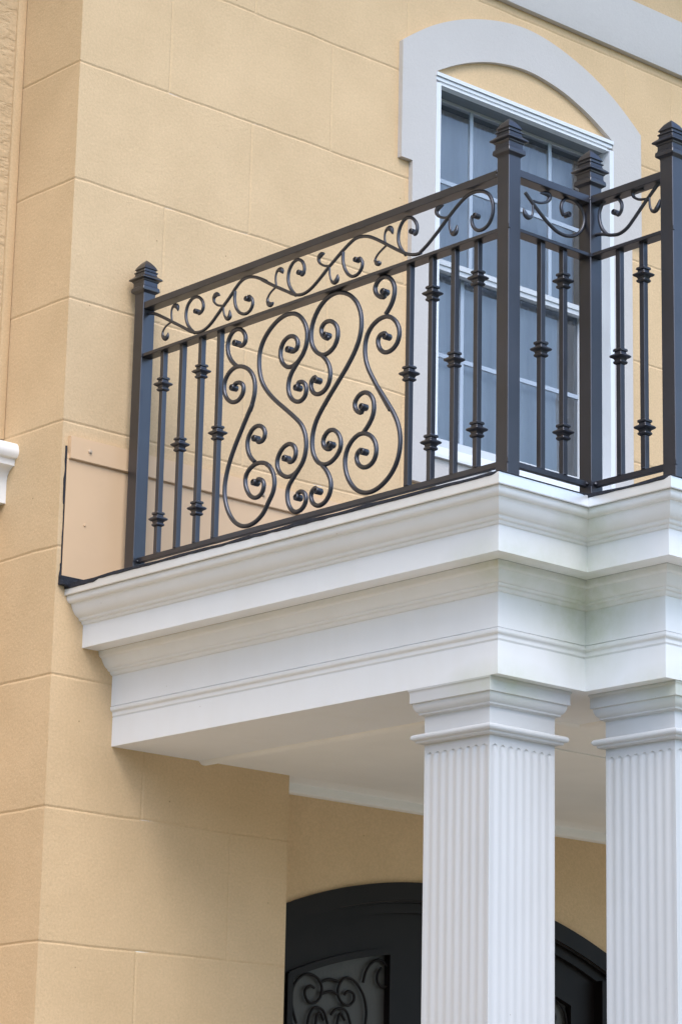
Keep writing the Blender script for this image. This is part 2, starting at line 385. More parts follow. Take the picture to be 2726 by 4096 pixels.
SCROLLS=[('bar',[(-1.345,-2.56),(-1.388,-2.555),(-1.404,-2.519),(-1.391,-2.472),(-1.35,-2.428),(-1.294,-2.409),(-1.238,-2.422),(-1.2,-2.467),(-1.185,-2.521),(-1.195,-2.586),(-1.228,-2.643),(-1.276,-2.689),(-1.31,-2.712)],(-1.295,-2.527)),('bar',[(-1.29,-2.847),(-1.336,-2.841),(-1.383,-2.868),(-1.398,-2.906),(-1.384,-2.956),(-1.336,-2.991),(-1.271,-2.995),(-1.206,-2.957),(-1.168,-2.9),(-1.158,-2.836),(-1.175,-2.777),(-1.226,-2.731),(-1.291,-2.71),(-1.363,-2.722),(-1.437,-2.756),(-1.491,-2.812),(-1.519,-2.867),(-1.528,-2.926),(-1.524,-2.986),(-1.498,-3.059),(-1.46,-3.129),(-1.519,-3.023),(-1.459,-3.115),(-1.386,-3.226),(-1.313,-3.338),(-1.251,-3.456),(-1.213,-3.571),(-1.202,-3.664),(-1.215,-3.744),(-1.244,-3.819),(-1.287,-3.887),(-1.341,-3.942),(-1.407,-3.978),(-1.466,-3.991),(-1.523,-3.99),(-1.592,-3.973),(-1.667,-3.931),(-1.725,-3.84),(-1.767,-3.793),(-1.786,-3.733),(-1.774,-3.658),(-1.747,-3.611),(-1.701,-3.559),(-1.642,-3.53),(-1.761,-3.608),(-1.669,-3.537),(-1.599,-3.525),(-1.529,-3.533),(-1.472,-3.565),(-1.445,-3.607),(-1.444,-3.654),(-1.462,-3.709),(-1.503,-3.766),(-1.562,-3.796),(-1.619,-3.787),(-1.655,-3.754),(-1.666,-3.705),(-1.643,-3.666),(-1.598,-3.652)],(-1.563,-3.674)),('bar',[(-1.586,-3.367),(-1.63,-3.369),(-1.658,-3.339),(-1.659,-3.296),(-1.629,-3.254),(-1.577,-3.232),(-1.519,-3.241),(-1.475,-3.284),(-1.452,-3.344),(-1.466,-3.416),(-1.5,-3.471),(-1.55,-3.512)],(-1.556,-3.333)),('bar',[(-1.946,-2.743),(-1.984,-2.741),(-2.008,-2.712),(-2.003,-2.668),(-1.964,-2.624),(-1.903,-2.61),(-1.841,-2.634),(-1.808,-2.692),(-1.808,-2.753),(-1.835,-2.811),(-1.891,-2.854),(-1.948,-2.861),(-2.012,-2.838),(-2.07,-2.787),(-2.107,-2.718),(-2.111,-2.632),(-2.083,-2.556),(-2.031,-2.49),(-1.97,-2.449),(-1.899,-2.434),(-1.821,-2.437),(-1.735,-2.469),(-1.645,-2.531),(-1.584,-2.61),(-1.562,-2.697),(-1.569,-2.804),(-1.599,-2.898),(-1.664,-2.986),(-1.757,-3.076),(-1.887,-3.175),(-2.003,-3.268),(-2.065,-3.325),(-2.103,-3.388),(-2.123,-3.452),(-2.128,-3.516),(-2.113,-3.585),(-2.081,-3.638),(-2.03,-3.681),(-1.972,-3.705),(-1.91,-3.7),(-1.846,-3.664),(-1.807,-3.61),(-1.801,-3.553),(-1.827,-3.498),(-1.877,-3.457),(-1.935,-3.445),(-1.985,-3.468),(-2.013,-3.51),(-2.014,-3.557),(-1.984,-3.593),(-1.947,-3.592)],(-1.908,-3.557)),('bar',[(-2.06,-2.793),(-1.982,-2.862),(-1.934,-2.911),(-1.908,-2.97),(-1.907,-3.039),(-1.937,-3.1),(-1.996,-3.144),(-2.055,-3.151),(-2.101,-3.124),(-2.116,-3.076),(-2.102,-3.026),(-2.061,-2.996),(-2.021,-2.999)],(-2.017,-3.039)),('bar',[(-2.342,-2.734),(-2.299,-2.719),(-2.264,-2.679),(-2.259,-2.633),(-2.295,-2.598),(-2.356,-2.596),(-2.412,-2.631),(-2.446,-2.681),(-2.449,-2.754),(-2.415,-2.811),(-2.358,-2.844),(-2.297,-2.852),(-2.232,-2.826),(-2.177,-2.769),(-2.151,-2.711),(-2.148,-2.624),(-2.178,-2.536),(-2.241,-2.46),(-2.326,-2.408),(-2.417,-2.396),(-2.496,-2.414),(-2.576,-2.456),(-2.641,-2.519),(-2.682,-2.593),(-2.701,-2.67),(-2.699,-2.754),(-2.673,-2.837),(-2.625,-2.914),(-2.546,-3.006),(-2.468,-3.081),(-2.374,-3.171),(-2.286,-3.262),(-2.357,-3.192),(-2.286,-3.262),(-2.23,-3.33),(-2.199,-3.404),(-2.187,-3.478),(-2.194,-3.555),(-2.225,-3.62),(-2.272,-3.667),(-2.33,-3.689),(-2.396,-3.686),(-2.461,-3.65),(-2.504,-3.601),(-2.507,-3.543),(-2.478,-3.483),(-2.425,-3.44),(-2.37,-3.435),(-2.327,-3.464),(-2.306,-3.506),(-2.316,-3.548),(-2.357,-3.579),(-2.393,-3.58)],(-2.398,-3.55)),('bar',[(-2.272,-2.842),(-2.329,-2.893),(-2.364,-2.952),(-2.378,-3.015),(-2.363,-3.079),(-2.316,-3.128),(-2.245,-3.144),(-2.185,-3.115),(-2.157,-3.062),(-2.165,-3.014),(-2.201,-2.995)],(-2.235,-3.03)),('bar',[(-2.054,-3.662),(-1.983,-3.728),(-1.941,-3.767),(-1.924,-3.823),(-1.936,-3.901),(-1.973,-3.958),(-2.023,-3.988),(-2.085,-3.983),(-2.13,-3.945),(-2.143,-3.902),(-2.123,-3.856),(-2.079,-3.834),(-2.043,-3.845)],(-2.05,-3.88)),('bar',[(-2.299,-3.677),(-2.356,-3.734),(-2.398,-3.8),(-2.412,-3.865),(-2.392,-3.928),(-2.343,-3.975),(-2.273,-3.989),(-2.214,-3.959),(-2.186,-3.906),(-2.196,-3.859),(-2.235,-3.841)],(-2.27,-3.873)),('bar',[(-2.936,-2.562),(-2.888,-2.55),(-2.843,-2.509),(-2.833,-2.465),(-2.859,-2.425),(-2.911,-2.401),(-2.967,-2.409),(-3.017,-2.45),(-3.049,-2.514),(-3.041,-2.584),(-3.01,-2.643),(-2.956,-2.693)],(-2.941,-2.524)),('bar',[(-2.948,-2.834),(-2.901,-2.831),(-2.875,-2.863),(-2.879,-2.91),(-2.91,-2.959),(-2.963,-2.988),(-3.027,-2.981),(-3.081,-2.944),(-3.103,-2.891),(-3.099,-2.832),(-3.066,-2.774),(-3.012,-2.726),(-2.953,-2.707),(-2.88,-2.713),(-2.811,-2.745),(-2.765,-2.795),(-2.743,-2.857),(-2.74,-2.928),(-2.753,-3.002),(-2.786,-3.077),(-2.847,-3.17),(-2.917,-3.275),(-2.99,-3.383),(-3.061,-3.48),(-2.833,-3.158),(-2.899,-3.243),(-2.989,-3.362),(-3.058,-3.455),(-3.102,-3.538),(-3.126,-3.62),(-3.129,-3.71),(-3.108,-3.799),(-3.061,-3.874),(-2.993,-3.931),(-2.911,-3.972),(-2.83,-3.988),(-2.749,-3.978),(-2.666,-3.938),(-2.595,-3.859),(-2.557,-3.777),(-2.547,-3.692),(-2.569,-3.618),(-2.62,-3.562),(-2.69,-3.53),(-2.76,-3.534),(-2.832,-3.574),(-2.876,-3.635),(-2.885,-3.702),(-2.865,-3.755),(-2.816,-3.791),(-2.756,-3.796),(-2.698,-3.765),(-2.671,-3.721),(-2.676,-3.672),(-2.711,-3.651)],(-2.752,-3.675)),('bar',[(-2.743,-3.529),(-2.797,-3.486),(-2.84,-3.429),(-2.853,-3.366),(-2.84,-3.301),(-2.8,-3.251),(-2.743,-3.226),(-2.684,-3.238),(-2.645,-3.278),(-2.641,-3.321),(-2.671,-3.362),(-2.715,-3.378)],(-2.738,-3.34)),('vine',[(-0.093,-1.995),(-0.192,-2.02),(-0.264,-2.036),(-0.367,-2.092),(-0.483,-2.157),(-0.655,-2.253),(-0.729,-2.3),(-0.81,-2.33),(-0.891,-2.331),(-0.964,-2.303),(-1.036,-2.253),(-1.113,-2.19),(-1.197,-2.134),(-1.274,-2.063),(-1.332,-2.028),(-1.404,-2.019),(-1.49,-2.041),(-1.57,-2.081),(-1.663,-2.133),(-1.522,-2.056),(-1.615,-2.113),(-1.721,-2.175),(-1.864,-2.25),(-1.939,-2.295),(-2.006,-2.318),(-2.081,-2.319),(-2.155,-2.292),(-2.252,-2.233),(-2.324,-2.18),(-2.397,-2.14),(-2.469,-2.094),(-2.556,-2.052),(-2.607,-2.028),(-2.685,-2.03),(-2.762,-2.051),(-2.857,-2.103),(-2.977,-2.18),(-3.095,-2.254),(-3.171,-2.297),(-3.254,-2.325),(-3.327,-2.32),(-3.286,-2.322),(-3.374,-2.284),(-3.46,-2.224),(-3.537,-2.166),(-3.604,-2.116),(-3.67,-2.07),(-3.746,-2.026),(-3.812,-2.009),(-3.879,-2.013),(-3.945,-2.033),(-3.992,-2.067),(-4.023,-2.124),(-4.034,-2.19),(-4.02,-2.25),(-3.983,-2.296),(-3.929,-2.315),(-3.877,-2.308),(-3.834,-2.27),(-3.817,-2.223),(-3.822,-2.189)],(-3.866,-2.195)),('vine',[(-0.782,-2.324),(-0.71,-2.266),(-0.67,-2.201),(-0.659,-2.135),(-0.679,-2.066),(-0.736,-2.025),(-0.796,-2.025),(-0.853,-2.061),(-0.883,-2.116),(-0.872,-2.163),(-0.829,-2.178)],(-0.798,-2.152)),('vine',[(-1.256,-2.099),(-1.249,-2.16),(-1.269,-2.237),(-1.32,-2.296),(-1.395,-2.321),(-1.452,-2.299),(-1.478,-2.252),(-1.461,-2.205),(-1.424,-2.178)],(-1.408,-2.199)),('vine',[(-1.968,-2.309),(-1.902,-2.242),(-1.87,-2.172),(-1.877,-2.095),(-1.917,-2.039),(-1.98,-2.022),(-2.034,-2.054),(-2.062,-2.111),(-2.053,-2.157),(-2.032,-2.167)],(-2.009,-2.141)),('vine',[(-2.484,-2.102),(-2.481,-2.17),(-2.503,-2.236),(-2.548,-2.298),(-2.597,-2.323),(-2.654,-2.318),(-2.695,-2.277),(-2.702,-2.236),(-2.671,-2.195)],(-2.635,-2.201)),('vine',[(-3.157,-2.298),(-3.102,-2.241),(-3.07,-2.175),(-3.074,-2.103),(-3.102,-2.046),(-3.147,-2.014),(-3.201,-2.02),(-3.25,-2.062),(-3.274,-2.113),(-3.268,-2.155),(-3.249,-2.168)],(-3.222,-2.139)),('leaf',[(-0.49,-2.158),(-0.476,-2.091),(-0.483,-2.042),(-0.52,-2.029),(-0.558,-2.053),(-0.563,-2.093)],None),('leaf',[(-0.483,-2.161),(-0.414,-2.177),(-0.374,-2.214),(-0.377,-2.26),(-0.413,-2.287),(-0.443,-2.276),(-0.448,-2.238)],None),('leaf',[(-1.113,-2.181),(-1.045,-2.165),(-1.003,-2.127),(-0.998,-2.085),(-1.033,-2.062),(-1.079,-2.09)],None),('leaf',[(-1.117,-2.187),(-1.127,-2.248),(-1.145,-2.286),(-1.179,-2.307),(-1.209,-2.293),(-1.195,-2.233)],None),('leaf',[(-1.74,-2.179),(-1.725,-2.109),(-1.736,-2.063),(-1.774,-2.049),(-1.803,-2.071),(-1.813,-2.099)],None),('leaf',[(-1.741,-2.184),(-1.671,-2.211),(-1.634,-2.255),(-1.649,-2.301),(-1.688,-2.317),(-1.716,-2.297)],None),('leaf',[(-2.33,-2.171),(-2.274,-2.156),(-2.217,-2.118),(-2.21,-2.076),(-2.244,-2.053),(-2.284,-2.061)],None),('leaf',[(-2.337,-2.177),(-2.339,-2.247),(-2.363,-2.304),(-2.4,-2.322),(-2.43,-2.3),(-2.43,-2.257)],None),('leaf',[(-2.947,-2.172),(-2.925,-2.112),(-2.932,-2.057),(-2.97,-2.039),(-3.004,-2.06),(-3.016,-2.105)],None),('leaf',[(-2.943,-2.174),(-2.86,-2.211),(-2.824,-2.25),(-2.848,-2.287),(-2.882,-2.289),(-2.895,-2.281)],None),('leaf',[(-3.609,-2.126),(-3.546,-2.125),(-3.487,-2.099),(-3.459,-2.055),(-3.477,-2.027),(-3.54,-2.025)],None),('leaf',[(-3.599,-2.136),(-3.595,-2.192),(-3.61,-2.245),(-3.635,-2.272),(-3.671,-2.261),(-3.675,-2.208)],None),('vine',[(0.805,-2.065),(0.873,-2.119),(0.951,-2.176),(1.044,-2.236),(1.123,-2.271),(1.216,-2.278),(1.307,-2.251),(1.374,-2.189),(1.402,-2.113),(1.384,-2.048),(1.337,-2.002),(1.277,-1.979),(1.216,-1.988),(1.169,-2.028),(1.156,-2.081),(1.179,-2.126)],(1.225,-2.113)),('leaf',[(0.886,-2.104),(0.951,-2.104),(1.024,-2.076),(1.059,-2.031),(1.03,-2.006),(0.947,-2.027)],None),('leaf',[(0.881,-2.112),(0.883,-2.184),(0.871,-2.227),(0.834,-2.244),(0.802,-2.228),(0.786,-2.18)],None),('vine',[(-4.203,-2.216),(-4.256,-2.216),(-4.319,-2.231),(-4.381,-2.259),(-4.456,-2.271),(-4.53,-2.25),(-4.604,-2.182),(-4.678,-2.115),(-4.746,-2.058),(-4.807,-2.007),(-4.837,-1.982)],None),('vine',[(-4.344,-2.244),(-4.294,-2.192),(-4.269,-2.121),(-4.267,-2.062),(-4.289,-2.003),(-4.336,-1.972),(-4.398,-1.974),(-4.458,-2.003),(-4.488,-2.055),(-4.479,-2.104),(-4.45,-2.126)],(-4.42,-2.098)),('leaf',[(-4.721,-2.078),(-4.642,-2.068),(-4.587,-2.031),(-4.581,-1.992),(-4.612,-1.972),(-4.695,-2.005)],None),('leaf',[(-4.737,-2.068),(-4.739,-2.141),(-4.756,-2.18),(-4.789,-2.192),(-4.821,-2.165),(-4.833,-2.111)],None)]
DOORSCROLLS=[[(2.842,-7.396),(2.803,-7.302),(2.782,-7.215),(2.788,-7.144),(2.819,-7.071),(2.895,-7.007),(2.973,-6.989),(3.058,-7.017),(3.106,-7.08),(3.098,-7.157),(3.046,-7.212),(2.98,-7.22),(2.933,-7.177),(2.929,-7.124),(2.976,-7.084),(3.024,-7.098)],[(3.594,-7.354),(3.604,-7.246),(3.574,-7.131),(3.512,-7.047),(3.43,-6.995),(3.35,-6.996),(3.293,-7.062),(3.286,-7.134),(3.331,-7.194),(3.405,-7.213),(3.463,-7.166),(3.454,-7.113),(3.396,-7.097),(3.356,-7.129)],[(3.101,-7.045),(3.191,-7.014),(3.292,-7.028)],[(3.116,-7.137),(3.206,-7.111),(3.28,-7.134)],[(2.956,-7.424),(2.982,-7.311),(3.041,-7.252),(3.123,-7.271),(3.164,-7.339),(3.184,-7.409)],[(3.045,-7.418),(3.061,-7.319),(3.096,-7.295),(3.134,-7.35)],[(3.211,-7.3),(3.283,-7.246),(3.381,-7.262),(3.44,-7.392)],[(3.275,-7.403),(3.311,-7.285),(3.365,-7.335)],[(3.561,-7.014),(3.596,-6.912),(3.663,-6.841),(3.744,-6.813),(3.831,-6.857),(3.867,-6.936),(3.837,-7.012),(3.774,-7.035),(3.723,-6.993),(3.724,-6.929),(3.764,-6.88)],[(2.628,-7.358),(2.722,-7.351),(2.807,-7.416)]]
SECOND = {1: (-1.276, -2.877), 3: (-1.914, -2.721), 5: (-2.327, -2.707), 10: (-2.972, -2.867)}

# ------------------------------------------------------------ measured layout
XF, YF, XG, YH = 0.5946, -4.1478, 1.4297, -4.8693      # frieze plane corners
XR2, XR = 8.19, 7.35                                   # the portico carries on to the right, out of view
Z_BEAM, Z_CEIL = -5.474, -5.470
DECK_Z = -4.30
GROUND_Z = -12.45
YE = 0.27                                              # recessed entry wall
PATH = [(XF, 0.0), (XF, YF), (XG, YF), (XG, YH), (XR, YH), (XR, YF), (XR2, YF), (XR2, 0.0)]

# ------------------------------------------------------------ ground
g = MB(); g.quad((-900, -900, GROUND_Z), (900, -900, GROUND_Z), (900, 900, GROUND_Z), (-900, 900, GROUND_Z))
o = obj('ground', g, M_GROUND); o['kind'] = 'structure'
g = MB(); g.box(-6, -16, GROUND_Z + 0.01, 12, 0.27, GROUND_Z + 0.06)
o = obj('path', g, M_PAVE); o['kind'] = 'structure'

# unseen tree screen added behind the camera; blocks low sky from recess and reflections
w = MB(); rings = []
for k in range(121):
    a = math.radians(150 + 135 * k / 120.0)
    col_ = []
    for j in range(9):
        t = j / 8.0
        n = noise.noise(Vector((a * 9, t * 4, 1.0))); n2 = noise.noise(Vector((a * 23, t * 9, 4.0)))
        R_ = 62 + 7 * n + 3 * n2 + 4 * t
        H_ = 19 + 5 * noise.noise(Vector((a * 5, 0, 9))) + 2.5 * noise.noise(Vector((a * 17, 0, 3)))
        col_.append((math.cos(a) * R_, math.sin(a) * R_ - 5, GROUND_Z + H_ * math.sin(t * math.pi / 2)))
    rings.append(col_)
w.loft(rings, close=False, caps=False)
o = obj('added_tree_screen', w, M_WOOD); o['kind'] = 'stuff'; o['label'] = 'added screen of dark foliage, out of view, blocking low sky light from the house'; o['category'] = 'added_tree_screen'

# ------------------------------------------------------------ house
house = thing('house', (0, 0.4, GROUND_Z), 'tan stucco house wall scored in large blocks, behind the balcony railing', 'house')

def grooved(mb, x0, x1, z0, z1, joints, heads, holes, place, w=0.016, dep=0.0062, seed=1):
    """flat wall of big blocks with V-cut joints; place(u, depth, z) gives the world point"""
    zs = {z0, z1}
    for j in joints:
        for d in (-w, 0, w): zs.add(j + d)
    for h in holes: zs.add(h[2]); zs.add(h[3])
    zs = sorted(z for z in zs if z0 - 1e-9 <= z <= z1 + 1e-9)
    def wob(u, z): return (noise.noise(Vector((u * 2.3, z * 3.1, seed))) * 0.010 + noise.noise(Vector((u * 9.0, z * 9.0, seed + 5))) * 0.004)
    jset = sorted(joints)
    for za, zb in zip(zs[:-1], zs[1:]):
        zm = (za + zb) / 2
        row = math.floor(zm)
        hs = [h for h, r in heads if r == row and x0 < h < x1]
        xs = {x0, x1}
        k = math.ceil(x0 / 0.15)
        while k * 0.15 < x1:
            if not any(abs(k * 0.15 - h) < w * 1.5 for h in hs): xs.add(k * 0.15)
            k += 1
        for h in hs:
            for d in (-w, 0, w): xs.add(h + d)
        for h in holes: xs.add(h[0]); xs.add(h[1])
        xs = sorted(x for x in xs if x0 - 1e-9 <= x <= x1 + 1e-9)
        def dpt(x, z):
            a = max([0] + [dep * (1 - abs(z - j) / w) for j in joints if abs(z - j) < w * 0.999])
            b = max([0] + [dep * 0.75 * (1 - abs(x - h) / w) for h in hs if abs(x - h) < w * 0.999])
            return max(a, b)
        def pt(x, z):
            dz = wob(x, z) if any(abs(z - j) < w * 1.01 for j in joints) else 0.0
            return place(x, dpt(x, z), z + dz)
        for xa, xb in zip(xs[:-1], xs[1:]):
            xm = (xa + xb) / 2
            if any(h[0] < xm < h[1] and h[2] < zm < h[3] for h in holes): continue
            mb.quad(pt(xa, za), pt(xb, za), pt(xb, zb), pt(xa, zb))
JOINTS = [j for j in range(-12, 5)]
HEADS = []
for r in range(-13, 5):
    odd = (r % 2 != 0)
    for k in range(0, 8):
        HEADS.append(((1.80 if odd else 0.91) + 1.772 * k, r))
HEADS = [(x, r) for x, r in HEADS if not (r == 1 and 5 < x < 6)] + [(6.446, 1)]
HOLE_W = (3.90, 6.21, -2.41, 1.07)
HOLE_E = (2.394, 7.05, GROUND_Z, -5.47)
w = MB()
grooved(w, 0.0, 11.0, GROUND_Z, 5.0, JOINTS, HEADS, [HOLE_W, HOLE_E], lambda u, d, z: (u, d, z))
w.quad((2.394, 0, GROUND_Z), (2.394, YE, GROUND_Z), (2.394, YE, -5.47), (2.394, 0, -5.47))
w.quad((7.05, 0, GROUND_Z), (7.05, YE, GROUND_Z), (7.05, YE, -5.47), (7.05, 0, -5.47))
DC, DR_ = (4.388, -11.218), 5.078      # arch circle of the entrance
def door_top(x): return DC[1] + math.sqrt(DR_ ** 2 - (x - DC[0]) ** 2)
DX0, DX1 = 2.20, 6.576
# entry wall with the arched opening
N = 40
for k in range(N):
    a = DX0 + (DX1 - DX0) * k / N; b = DX0 + (DX1 - DX0) * (k + 1) / N
    w.quad((a, YE, door_top(a)), (b, YE, door_top(b)), (b, YE, -5.40), (a, YE, -5.40))
    w.quad((a, YE, door_top(a)), (b, YE, door_top(b)), (b, YE + 0.3, door_top(b)), (a, YE + 0.3, door_top(a)))
w.quad((DX1, YE, GROUND_Z), (7.05, YE, GROUND_Z), (7.05, YE, -5.40), (DX1, YE, -5.40))
w.quad((DX1, YE, GROUND_Z), (DX1, YE + 0.3, GROUND_Z), (DX1, YE + 0.3, door_top(DX1)), (DX1, YE, door_top(DX1)))
w.quad((2.0, YE, GROUND_Z), (2.21, YE, GROUND_Z), (2.21, YE, -5.40), (2.0, YE, -5.40))
# reveals of the window opening
x0, x1, z0, z1 = HOLE_W
for q in (((x0, 0, z0), (x0, .5, z0), (x0, .5, z1), (x0, 0, z1)), ((x1, 0, z0), (x1, .5, z0), (x1, .5, z1), (x1, 0, z1)),
          ((x0, 0, z1), (x0, .5, z1), (x1, .5, z1), (x1, 0, z1)), ((x0, 0, z0), (x0, .5, z0), (x1, .5, z0), (x1, 0, z0))): w.quad(*q)
w.quad((x0, .56, z0), (x1, .56, z0), (x1, .56, z1), (x0, .56, z1))
# far right end and back
w.quad((11, 0, GROUND_Z), (11, 8, GROUND_Z), (11, 8, 5.0), (11, 0, 5.0))
obj('front_wall', w, M_WALL, house)
w = MB()
grooved(w, 0.0, 0.81, GROUND_Z, 5.0, JOINTS, [], [], lambda u, d, z: (d, u, z), seed=3)
obj('return_wall', w, M_WALL, house)
w = MB(); w.quad((-14, 0.80, GROUND_Z), (0.01, 0.80, GROUND_Z), (0.01, 0.80, 5.0), (-14, 0.80, 5.0))
w.quad((-14, 0.80, GROUND_Z), (-14, 8, GROUND_Z), (-14, 8, 5.0), (-14, 0.8, 5.0))
obj('side_wing_wall', w, M_ROUGH, house)
w = MB(); w.box(-0.085, 0.775, -3.0, -0.004, 0.81, 5.0, 0.008)
obj('corner_bead', w, M_LUNETTE, house, 40)
# moulded cornice of the wing, dying into the return wall
pr = [(0.80, -3.00), (0.752, -3.030), (0.641, -3.062), (0.600, -3.072), (0.579, -3.096), (0.567, -3.135), (0.572, -3.165), (0.590, -3.190), (0.619, -3.200), (0.622, -3.247),
      (0.655, -3.256), (0.688, -3.278), (0.707, -3.308), (0.717, -3.345), (0.719, -3.38), (0.717, -3.536), (0.80, -3.536)]
w = MB(); w.loft([[(x, y, z) for y, z in pr] for x in (-14, 0.0)])
obj('wing_cornice', w, M_WHITE, house, 35)
# belt course above the window
w = MB(); w.box(-0.0 + 2.2, -0.062, 2.085, 11.06, 0.004, 2.66, 0.006)
obj('belt_course', w, M_TRIMSTUC, house, 40)
# unseen roof above the picture; eave overhang deepened to darken the upper wall
w = MB(); w.box(-15, -1.9, 5.0, 12.2, 9, 5.2); obj('eave', w, M_EAVE, house)
w = MB(); w.poly([(-15, -1.9, 5.21), (12.2, -1.9, 5.21), (12.2, 3.8, 7.8), (-15, 3.8, 7.8)]); w.poly([(-15, 9, 5.21), (12.2, 9, 5.21), (12.2, 3.8, 7.8), (-15, 3.8, 7.8)])
w.poly([(-15, -1.9, 5.21), (-15, 9, 5.21), (-15, 3.8, 7.8)]); w.poly([(12.2, -1.9, 5.21), (12.2, 9, 5.21), (12.2, 3.8, 7.8)])
obj('roof', w, M_ROOF, house)

# ------------------------------------------------------------ sheet-metal upstand on the wall behind the railing
up_ = thing('wall_flashing_panel', (0.05, -0.01, DECK_Z), 'flat tan sheet metal panel with lapped top strip, behind the left end of the railing', 'flashing panel')
w = MB(); w.box(0.045, -0.020, -4.235, 9.0, -0.002, -3.26, 0.002); obj('sheet', w, M_PANELMETAL, up_)
w = MB()
prof = [(-0.006, -3.118), (-0.040, -3.122), (-0.043, -3.297), (-0.036, -3.304), (-0.021, -3.303)]
w.loft([[(x, y, z) for y, z in prof + [(-0.004, -3.30), (-0.004, -3.12)]] for x in (0.056, 9.0)])
obj('lapped_strip', w, M_PANELMETAL, up_)
for x in (0.24, 1.12, 2.00, 2.88, 3.76):
    w = MB(); w.lathe((x, -0.043, -3.215), (0, -1, 0), [(0.0, -0.004), (0.017, -0.004), (0.017, 0.004), (0.011, 0.007), (0.011, 0.014), (0.0, 0.016)], 12)
    obj('screw', w, M_SCREW, up_, 40)
w = MB()
w.lathe((0.235, -0.021, -3.80), (0, -1, 0), [(0.0, 0.0), (0.012, 0.0), (0.010, 0.006), (0.0, 0.008)], 10)
obj('rivet', w, M_PANELMETAL, up_, 40)
# ragged black sealant between the panel edge and the wall corner
w = MB(); rings = []
for k in range(90):
    z = -3.20 - 1.10 * k / 89
    n1 = noise.noise(Vector((z * 9, 1.7, 0))); n2 = noise.noise(Vector((z * 21, 5.7, 0)))
    t = (z + 3.2) / -1.1
    wid = (0.010 + 0.010 * n1 + 0.005 * n2) * (1.0 if t < 0.42 else 0.45 if t < 0.85 else 1.5)
    wid = max(wid, 0.003)
    x0_ = 0.043 - wid
    rings.append([(x0_, -0.001, z), (x0_ + wid * 0.2, -0.011, z), (0.044, -0.013, z), (0.044, -0.001, z)])
w.loft(rings); obj('sealant_line', w, M_MEMBRANE, up_)

# ------------------------------------------------------------ first-floor window
win = thing('window', (5.06, 0, -2.5), 'white sash window with glazing bars under a pale arched surround, above the porch deck', 'window')
# pale stucco surround: arch with ears, face 0.05 proud of the wall
OC = 5.043
outer = [(3.608, -2.756), (3.608, 0.168), (3.472, 0.168), (3.472, 1.280)]
arc = [(3.64, 1.405), (3.86, 1.548), (4.15, 1.69), (4.44, 1.79), (4.74, 1.860), (5.043, 1.888), (5.346, 1.860), (5.646, 1.79), (5.936, 1.69), (6.226, 1.548), (6.446, 1.405)]
arc = catmull([(3.472, 1.280)] + arc + [(6.614, 1.280)], 4)[1:-1]
outer += arc + [(6.614, 1.280), (6.614, 0.168), (6.478, 0.168), (6.478, -2.756)]
def inner_pts():
    A = catmull([(3.885, 1.105), (4.10, 1.225), (4.35, 1.335), (4.65, 1.425), (5.05, 1.472), (5.45, 1.425), (5.75, 1.335), (6.00, 1.225), (6.215, 1.105)], 4)
    return [(3.880, -2.47)] + A + [(6.220, -2.47)]
inner = inner_pts()
def plate(mb, out, inn, yf, yb):
    bm = bmesh.new()
    n = len(out); m = len(inn)
    vo = [bm.verts.new((x, yf, z)) for x, z in out]; vi = [bm.verts.new((x, yf, z)) for x, z in inn]
    eo = [bm.edges.new((vo[i], vo[(i + 1) % n])) for i in range(n)]; ei = [bm.edges.new((vi[i], vi[(i + 1) % m])) for i in range(m)]
    bmesh.ops.triangle_fill(bm, edges=eo + ei, use_beauty=True)
    mb.addbm(bm)
    for L in (out, inn):
        for i in range(len(L)):
            a, b = L[i], L[(i + 1) % len(L)]
            mb.quad((a[0], yf, a[1]), (b[0], yf, b[1]), (b[0], yb, b[1]), (a[0], yb, a[1]))
w = MB(); plate(w, outer, inner, -0.050, 0.001); obj('arched_surround', w, M_TRIMSTUC, win)
# tan lunette
w = MB(); A = inner[1:-1]
for a, b in zip(A[:-1], A[1:]): w.quad((a[0], -0.004, 1.06), (b[0], -0.004, 1.06), (b[0], -0.004, b[1]), (a[0], -0.004, a[1]))
obj('lunette', w, M_LUNETTE, win)
# vinyl frame
FX0, FX1, FZ0, FZ1 = 3.884, 6.216, -2.466, 1.100
w = MB()
w.box(FX0, -0.058, FZ0, 3.940, 0.30, 1.00); w.box(6.160, -0.058, FZ0, FX1, 0.30, 1.00)
w.box(FX0, -0.062, 1.066, FX1, 0.02, FZ1); w.box(FX0 + 0.004, -0.046, 1.030, FX1 - 0.004, 0.02, 1.060)
w.box(3.9405, -0.030, 1.004, 6.1595, 0.02, 1.028); w.box(3.943, -0.052, 0.985, 6.157, 0.022, 1.001)
w.box(FX0 - 0.004, -0.085, -2.500, FX1 + 0.004, 0.30, FZ0 - 0.002); w.box(3.9405, -0.050, FZ0, 6.1595, 0.30, -2.418)
w.box(3.9405, 0.0, -2.416, 6.1595, 0.30, -2.370)
obj('frame', w, M_VINYL, win)
w = MB(); cols_ = []
for k in range(321):
    x = 3.93 + 2.24 * k / 320
    yy = 0.425 + 0.005 * math.sin(k * 0.33 + 1.4 * math.sin(k * 0.05)) + 0.002 * math.sin(k * 0.81)
    cols_.append([(x, yy + 0.006 * math.sin(k * 0.2), -2.40), (x, yy, -0.6), (x, yy * 0.995, 1.04)])
w.loft(cols_, close=False, caps=False)
obj('curtain', w, M_CURTAIN, win, 180)
w = MB(); w.box(3.9405, 0.024, 0.990, 6.1595, 0.35, 1.060); obj('head_soffit_shade', w, M_HEAD_SHADE, win)  # soffit of the window head, its shade put into the colour
